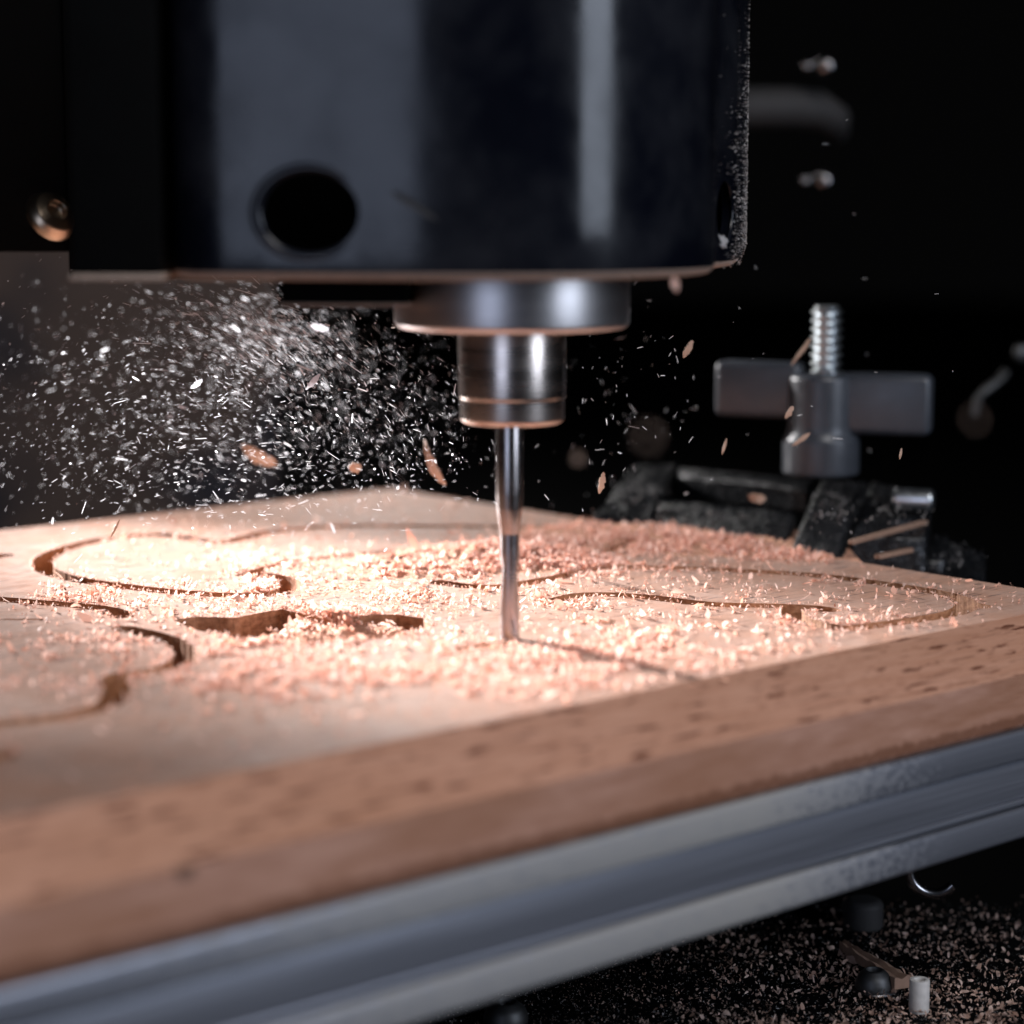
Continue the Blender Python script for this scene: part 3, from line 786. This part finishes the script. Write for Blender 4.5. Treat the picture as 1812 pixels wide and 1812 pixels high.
# dust clinging to the receding right face of the housing
def clinging():
    seg = [p for p in pl if p.y > 13]
    n = 1500; pos = []; 
    for _ in range(n):
        k = random.randrange(len(seg)-1); f = random.random(); 
        w_ = (seg[k].lerp(seg[k+1], f))
        q = (w_.y-13)/25
        if random.random() > .12+q*.9: continue
        z = ZB+w_.z+abs(random.gauss(0, 17))
        hd = math.hypot((w_.y-sy_)/6.4, (z-sz_)/6.2)
        if hd < 1.06: continue
        nrm = Vector((seg[k+1].y-seg[k].y, -(seg[k+1].x-seg[k].x), 0)).normalized()
        pos.append((w_.x+nrm.x*.12, w_.y+nrm.y*.12, z))
    for _ in range(260):    # along the far edge
        z = ZB+4+random.random()**1.6*45; pos.append((44.4, 38.5+random.uniform(-.5, .3), z))
    n = len(pos); Rr = euler_mats(n, 1.2)
    o = strips('clinging_dust', np.array(pos), rng.lognormal(-1.15, .45, n), rng.uniform(.10, .26, n), rng.normal(0, .6, n), Rr, M_GREYCHIP, K=2)
    o.parent = sp; SPL(o); o['kind'] = 'stuff'
clinging()

# ------------------------------------------------------------------ carriage plate and its bolt, upper left
ca_ = empty('carriage_plate', (-130, 95, 64), 'black carriage plate with one round bolt head at the upper left', 'machine plate')
def rel(o, e): o.location = o.location-e.location; return o
xr, yr, zr = W(122, 446, 480)
rel(bmo('plate', boxbm(-260, xr, yr, yr+12, zr, 260, .6), M_PLATE, ca_), ca_)
rel(bmo('side_plate', boxbm(xr+.3, -54, yr-2, yr+8, W(130, 492, 478)[2], 260, .6), M_PLATE, ca_), ca_)
bx, by, bz = W(86, 388, 474)
prof = roundprof([(.01, 0), (5.6, 0), (5.6, 1.6), (4.6, 3.2), (2.6, 3.9), (2.2, 3.9), (2.1, 2.2), (.01, 2.2)], .5, 3)
rel(mk('bolt_head', *lathe(prof, 40), M_BRASS, ca_, loc=(bx, by, bz), rot=(0, math.radians(58), math.radians(-42))), ca_)

# ------------------------------------------------------------------ knob on a threaded stud
KD = 525.
kx, ky, kz0 = W(1452, 838, KD)
kn = empty('wing_knob', (kx, ky, kz0), 'dark plastic wing knob on a threaded stud above the black clamp', 'knob')
zk = lambda v: W(1450, v, KD)[2]-kz0
prof = [(.01, 0), (9.0, 0), (9.0, zk(775)), (8.2, zk(765)), (8.0, zk(752)), (8.0, zk(668)), (7.2, zk(660)), (.01, zk(660))]
mk('hub', *lathe(roundprof(prof, .8, 3), 48), M_KNOB, kn)
# wings, each angled: the left one turns away, the right one comes forward
def wing(a, L, z0, z1, th):
    M = Matrix.Rotation(a, 4, 'Z')
    return boxbm(4.5, L, -th/2, th/2, z0, z1, 1.8, 4, M=M)
bmo('wing', wing(math.radians(-16), 25.6, zk(765), zk(658), 8.0), M_KNOB, kn)
bmo('wing', wing(math.radians(180-24), 25.5, zk(742), zk(642), 8.0), M_KNOB, kn)
def thread():
    prof = []; z0, z1 = zk(680), zk(541); p = 2.0; z = z0
    while z < z1-1: prof += [(2.6, z), (3.75, z+p*.40), (3.75, z+p*.5), (2.6, z+p*.9)]; z += p
    return [(.01, z0)]+prof+[(3.0, z1-.4), (2.6, z1), (.01, z1)]
mk('threaded_stud', *lathe(thread(), 40), M_ZINC, kn, loc=(.9, 0, 0))

# ------------------------------------------------------------------ black clamp frame behind the board
cl = empty('clamp_base', (*P(1300, 900, 0), -17.4), 'glossy black plastic clamp frame dusted with shavings behind the board', 'clamp')
clz = Vector((*P(1300, 900, 0), -17.4))
from mathutils import noise as NZ
def barP(name, pts, zlo, mat=M_CLAMP, bev=.8, rough=1.):
    """prism over a plan outline given by its upper rim points (u, v, z)"""
    bm = bmesh.new()
    top = [Vector((*P(u, v, z), z))-clz for u, v, z in pts]
    tv = [bm.verts.new(p) for p in top]; bv = [bm.verts.new((p.x, p.y, zlo-clz.z)) for p in top]
    n = len(top); bm.faces.new(tv); bm.faces.new(bv[::-1])
    for k in range(n): bm.faces.new((tv[k], bv[k], bv[(k+1) % n], tv[(k+1) % n]))
    bmesh.ops.bevel(bm, geom=bm.edges[:], offset=bev, segments=3, profile=.5, affect='EDGES')
    bmesh.ops.triangulate(bm, faces=bm.faces)
    for _ in range(3): bmesh.ops.subdivide_edges(bm, edges=[e for e in bm.edges if e.calc_length() > 1.2], cuts=1, use_grid_fill=True)
    bmesh.ops.recalc_face_normals(bm, faces=bm.faces); bm.normal_update()
    for v in bm.verts:
        q = v.co*.42+Vector((31, 7, 3)); v.co += v.normal*((NZ.noise(q*.7)*.5+NZ.noise(q*2.7)*.10)*rough)
    return bmo(name, bm, mat, cl, auto=60)
barP('left_bar', [(1052,912,3),(1072,886,5),(1120,822,9),(1206,820,9),(1165,872,6),(1150,925,2)], -16)
barP('front_bar', [(1140,880,5),(1408,906,5),(1385,973,0),(1108,930,0)], -16)
barP('back_bar', [(1208,826,9),(1440,848,9),(1428,866,8),(1200,838,8)], 2, bev=.6)
barP('right_bar', [(1452,846,10),(1536,852,10),(1486,992,0),(1398,974,0)], -16)
barP('hinge_block', [(1542,852,8),(1600,862,8),(1648,884,7),(1640,950,3),(1505,950,3)], -16)
# knuckle, pin and the stepped foot on the right
p = Vector(W(1617, 884, 510))-clz
mk('hinge_pin', *lathe(roundprof([(.01, -4.5), (2.2, -4.5), (2.6, -4), (2.6, 4), (2.2, 4.5), (.01, 4.5)], .4), 28), M_ZINC, cl, loc=p, rot=(PI/2, 0, math.radians(70)))
barP('foot', [(1600,965,-4),(1690,958,-3),(1742,975,-4),(1746,1010,-8),(1700,1030,-8),(1590,1020,-8)], -17)
barP('foot_lug', [(1650,942,0),(1680,945,0),(1672,990,-3),(1640,990,-3)], -16)
# chips resting on the clamp
def clampchips():
    n = 420; pos = []
    regs = [(1130,870,50,30,6.5),(1250,915,110,20,4.2),(1470,900,40,40,7.5),(1580,900,50,25,7),(1680,985,40,20,-3)]
    for _ in range(n):
        u, v, su, sv, z = random.choice(regs)
        uu, vv = random.gauss(u, su*.6), random.gauss(v, sv*.5)
        pos.append((*P(uu, vv, z+.8), z+.8+random.uniform(-.3, .3)))
    n = len(pos)
    o = strips('clamp_dust', np.array(pos), rng.lognormal(-.6, .5, n), rng.uniform(.15, .4, n), rng.normal(0, 1, n), euler_mats(n, .8), M_GREYCHIP, K=2)
    tag(o, 'grey wood dust lying on the black clamp frame', 'wood dust', kind='stuff')
clampchips()
def shard(name, u0, v0, u1, v1, z, wd, lab):
    a = Vector((*P(u0, v0, z), z)); b = Vector((*P(u1, v1, z), z)); L = (b-a).length; an = math.atan2((b-a).y, (b-a).x)
    bm = boxbm(-L/2, L/2, -wd/2, wd/2, -.5, .5, .25, 2)
    for v in bm.verts:
        v.co.y *= 1-.5*abs(v.co.x/(L/2))**2; v.co.z += .25*math.sin(v.co.x*.5)
    return tag(bmo(name, bm, M_STICK, None, (a+b)/2, (0, 0, an)), lab, 'wood splinter')
shard('wood_splinter', 1505, 958, 1638, 926, 4.6, 2.4, 'longer upper brown splinter lying across the right end of the black clamp')
shard('wood_splinter', 1552, 985, 1612, 973, 1.8, 3.0, 'short lower tan splinter lying beneath the longer one on the black clamp')

# ------------------------------------------------------------------ dim things in the dark at the upper right
hd = empty('grey_handle_bar', (*W(1400, 200, 650)[:2], 60), 'dim grey rounded bar sticking out behind the spindle housing', 'handle')
hz0 = Vector((*W(1400, 200, 650)[:2], 60))
pth = [Vector(W(1180, 190, 640))-hz0, Vector(W(1300, 190, 645))-hz0, Vector(W(1400, 190, 650))-hz0, Vector(W(1445, 194, 652))-hz0, Vector(W(1475, 212, 656))-hz0, Vector(W(1481, 232, 664))-hz0]
mk('bar', *tube(pth, [5.8, 5.8, 5.8, 5.7, 5.0, 3.6], 24), M_GREYTUBE, hd)
for i, (u, v, lab) in enumerate([(1452, 117, 'upper small steel bolt in the dark above the grey bar'), (1448, 320, 'lower small steel bolt in the dark under the grey bar')]):
    e = empty('background_bolt', W(u, v, 640), lab, 'bolt', 'small steel bolts in the dark')
    mk('bolt_cap', *lathe(roundprof([(.01, -2.6), (1.6, -2.2), (2.6, -.6), (2.7, .8), (1.8, 2.2), (.01, 2.7)], .8), 24), M_DSTEEL, e, loc=(1.6, 0, 0), rot=(PI/2, 0, -.3))
    mk('bolt_tip', *lathe(roundprof([(.01, -1.5), (1.3, -1.0), (1.5, .2), (1.0, 1.2), (.01, 1.6)], .6), 20), M_DSTEEL, e, loc=(-3.4, 1, 0), rot=(PI/2, 0, -.3))
pth = [W(1725, 735, 600), W(1730, 705, 600), W(1745, 690, 600), W(1770, 672, 602), W(1780, 658, 604)]
e = mk('bent_wire_hook', *tube(pth, 1.2, 12), M_DIM); tag(e, 'faint bent wire hook in the dark at the right edge', 'wire')
bmm = lathe(roundprof([(.01, 0), (2.6, 0), (2.6, 2), (.01, 3)], .6), 20)
tag(mk('wire_clip', *bmm, M_DIM, loc=W(1805, 625, 600), rot=(PI/2, 0, .4)), 'faint round clip above the wire hook at the right edge', 'clip')

# ------------------------------------------------------------------ the bench below: shavings and dropped parts
def floor_debris():
    zf = -75
    n = 19000; U = rng.uniform(700, 2000, n); V = rng.uniform(1570, 1950, n)
    pos = np.array([(*P(u, v, zf), 0) for u, v in zip(U, V)])
    d = (pos[:, 0]*.15+vnoise(pos[:, 0]*.09, pos[:, 1]*.09)*12)
    # thins out towards the rail on the left and the dark at the back
    edge = ((V-1640)/70+np.clip((U-1000)/700, -1, .8)*.9)*np.clip((U-820)/420, .1, 1)
    pr = np.clip(.55+vnoise(pos[:, 0]*.12, pos[:, 1]*.12)*.9, .1, 1)*np.clip(edge, .0, 1)
    k = rng.random(n) < pr
    pos = pos[k]; U = U[k]; V = V[k]; n = len(pos)
    small = np.clip((U-900)/450, .25, 1)
    L = rng.lognormal(-.15, .36, n)*1.05*small; Wd = L*rng.uniform(.2, .6, n)
    pos[:, 2] = zf+.3+rng.random(n)*.9*small
    o = strips('bench_shavings', pos, L, Wd, np.clip(rng.normal(0, 2.2, n), -4.5, 4.5), euler_mats(n, .7), M_FLOORCHIP)
    tag(o, 'wood shavings strewn over the black bench below the rail', 'shavings', kind='stuff')
    n = 9000; U = rng.uniform(500, 1900, n); V = rng.uniform(1600, 1900, n)
    pos = np.array([(*P(u, v, zf), zf+.1) for u, v in zip(U, V)])
    o = strips('bench_dust', pos, rng.lognormal(-1.2, .4, n), rng.uniform(.08, .2, n), rng.normal(0, .6, n), euler_mats(n, .6), M_GREYCHIP, K=2)
    tag(o, 'fine pale dust specks on the black bench', 'dust', kind='stuff')
floor_debris()
def onfloor(u, v, z=-75): return Vector((*P(u, v, z), z))
def stick():
    a = onfloor(1492, 1672, -73); b = onfloor(1602, 1738, -73); L = (b-a).length; an = math.atan2((b-a).y, (b-a).x)
    bm = bmesh.new(); K = 14
    rr = random.Random(3); rings = []
    for i in range(K+1):
        t = i/K; w_ = (1.0+1.2*t)*(1+rr.uniform(-.18, .18)); hh = 1.0*(1+rr.uniform(-.3, .3))
        x = -L/2+L*t
        rings.append([bm.verts.new((x, y, z)) for y, z in ((-w_, -hh), (w_, -hh), (w_*.9, hh*.6), (w_*.25, hh*1.15), (-w_*.3, hh*.6), (-w_, hh))])
    for r0, r1 in zip(rings, rings[1:]):
        for k in range(6): bm.faces.new((r0[k], r0[(k+1) % 6], r1[(k+1) % 6], r1[k]))
    bm.faces.new(rings[0]); bm.faces.new(rings[-1][::-1])
    tag(bmo('split_stick', bm, M_STICK, None, (a+b)/2, (0, .0, an), auto=25), 'flat brown split stick lying among the shavings on the bench', 'stick')
stick()
def screw(u, v, lab, r=5.2, cat='bolt'):
    p = onfloor(u, v); e = empty('dropped_bolt', p, lab, cat)
    prof = roundprof([(.01, 0), (r, 0), (r, 1.2), (r*.86, 2.8), (r*.55, 3.9), (r*.42, 4.0), (r*.4, 2.4), (.01, 2.4)], .6, 3)
    mk('bolt_head', *lathe(prof, 36), M_DIM, e)
    mk('washer', *lathe([(.01, -.2), (r+1, -.2), (r+1.2, .1), (r+1, .35), (.01, .35)], 36), M_DSTEEL, e)
screw(1546, 1750, 'dark domed bolt head between the stick and the white spacer', 3.6)
screw(895, 1808, 'dark domed bolt head at the bottom edge left of the shavings', 4.2)
p = onfloor(1626, 1790)
prof = roundprof([(.01, 0), (1.9, 0), (1.9, 6.4), (1.0, 6.4), (1.0, 5.5), (.01, 5.5)], .25, 2)
tag(mk('white_spacer', *lathe(prof, 28), M_NYLON, loc=p), 'small milky white nylon spacer standing among the shavings', 'spacer')
pth = []
for k in range(13):
    a = math.radians(165+k*13); pth.append(Vector(W(1652+48*math.cos(a)*.9, 1540-42*math.sin(a), 432)))
tag(mk('metal_ring', *tube([Vector((p.x, p.y, p.z)) for p in pth], 1.1, 12), M_DSTEEL), 'curved piece of dull metal ring under the rail at the right', 'ring')
p = onfloor(1527, 1640)
prof = roundprof([(.01, 0), (4.2, 0), (4.2, 5.2), (3.2, 6.2), (.01, 6.2)], .6, 3)
tag(mk('black_cap', *lathe(prof, 32), M_GREYTUBE, loc=p), 'black round cap standing at the back of the strewn shavings', 'cap')
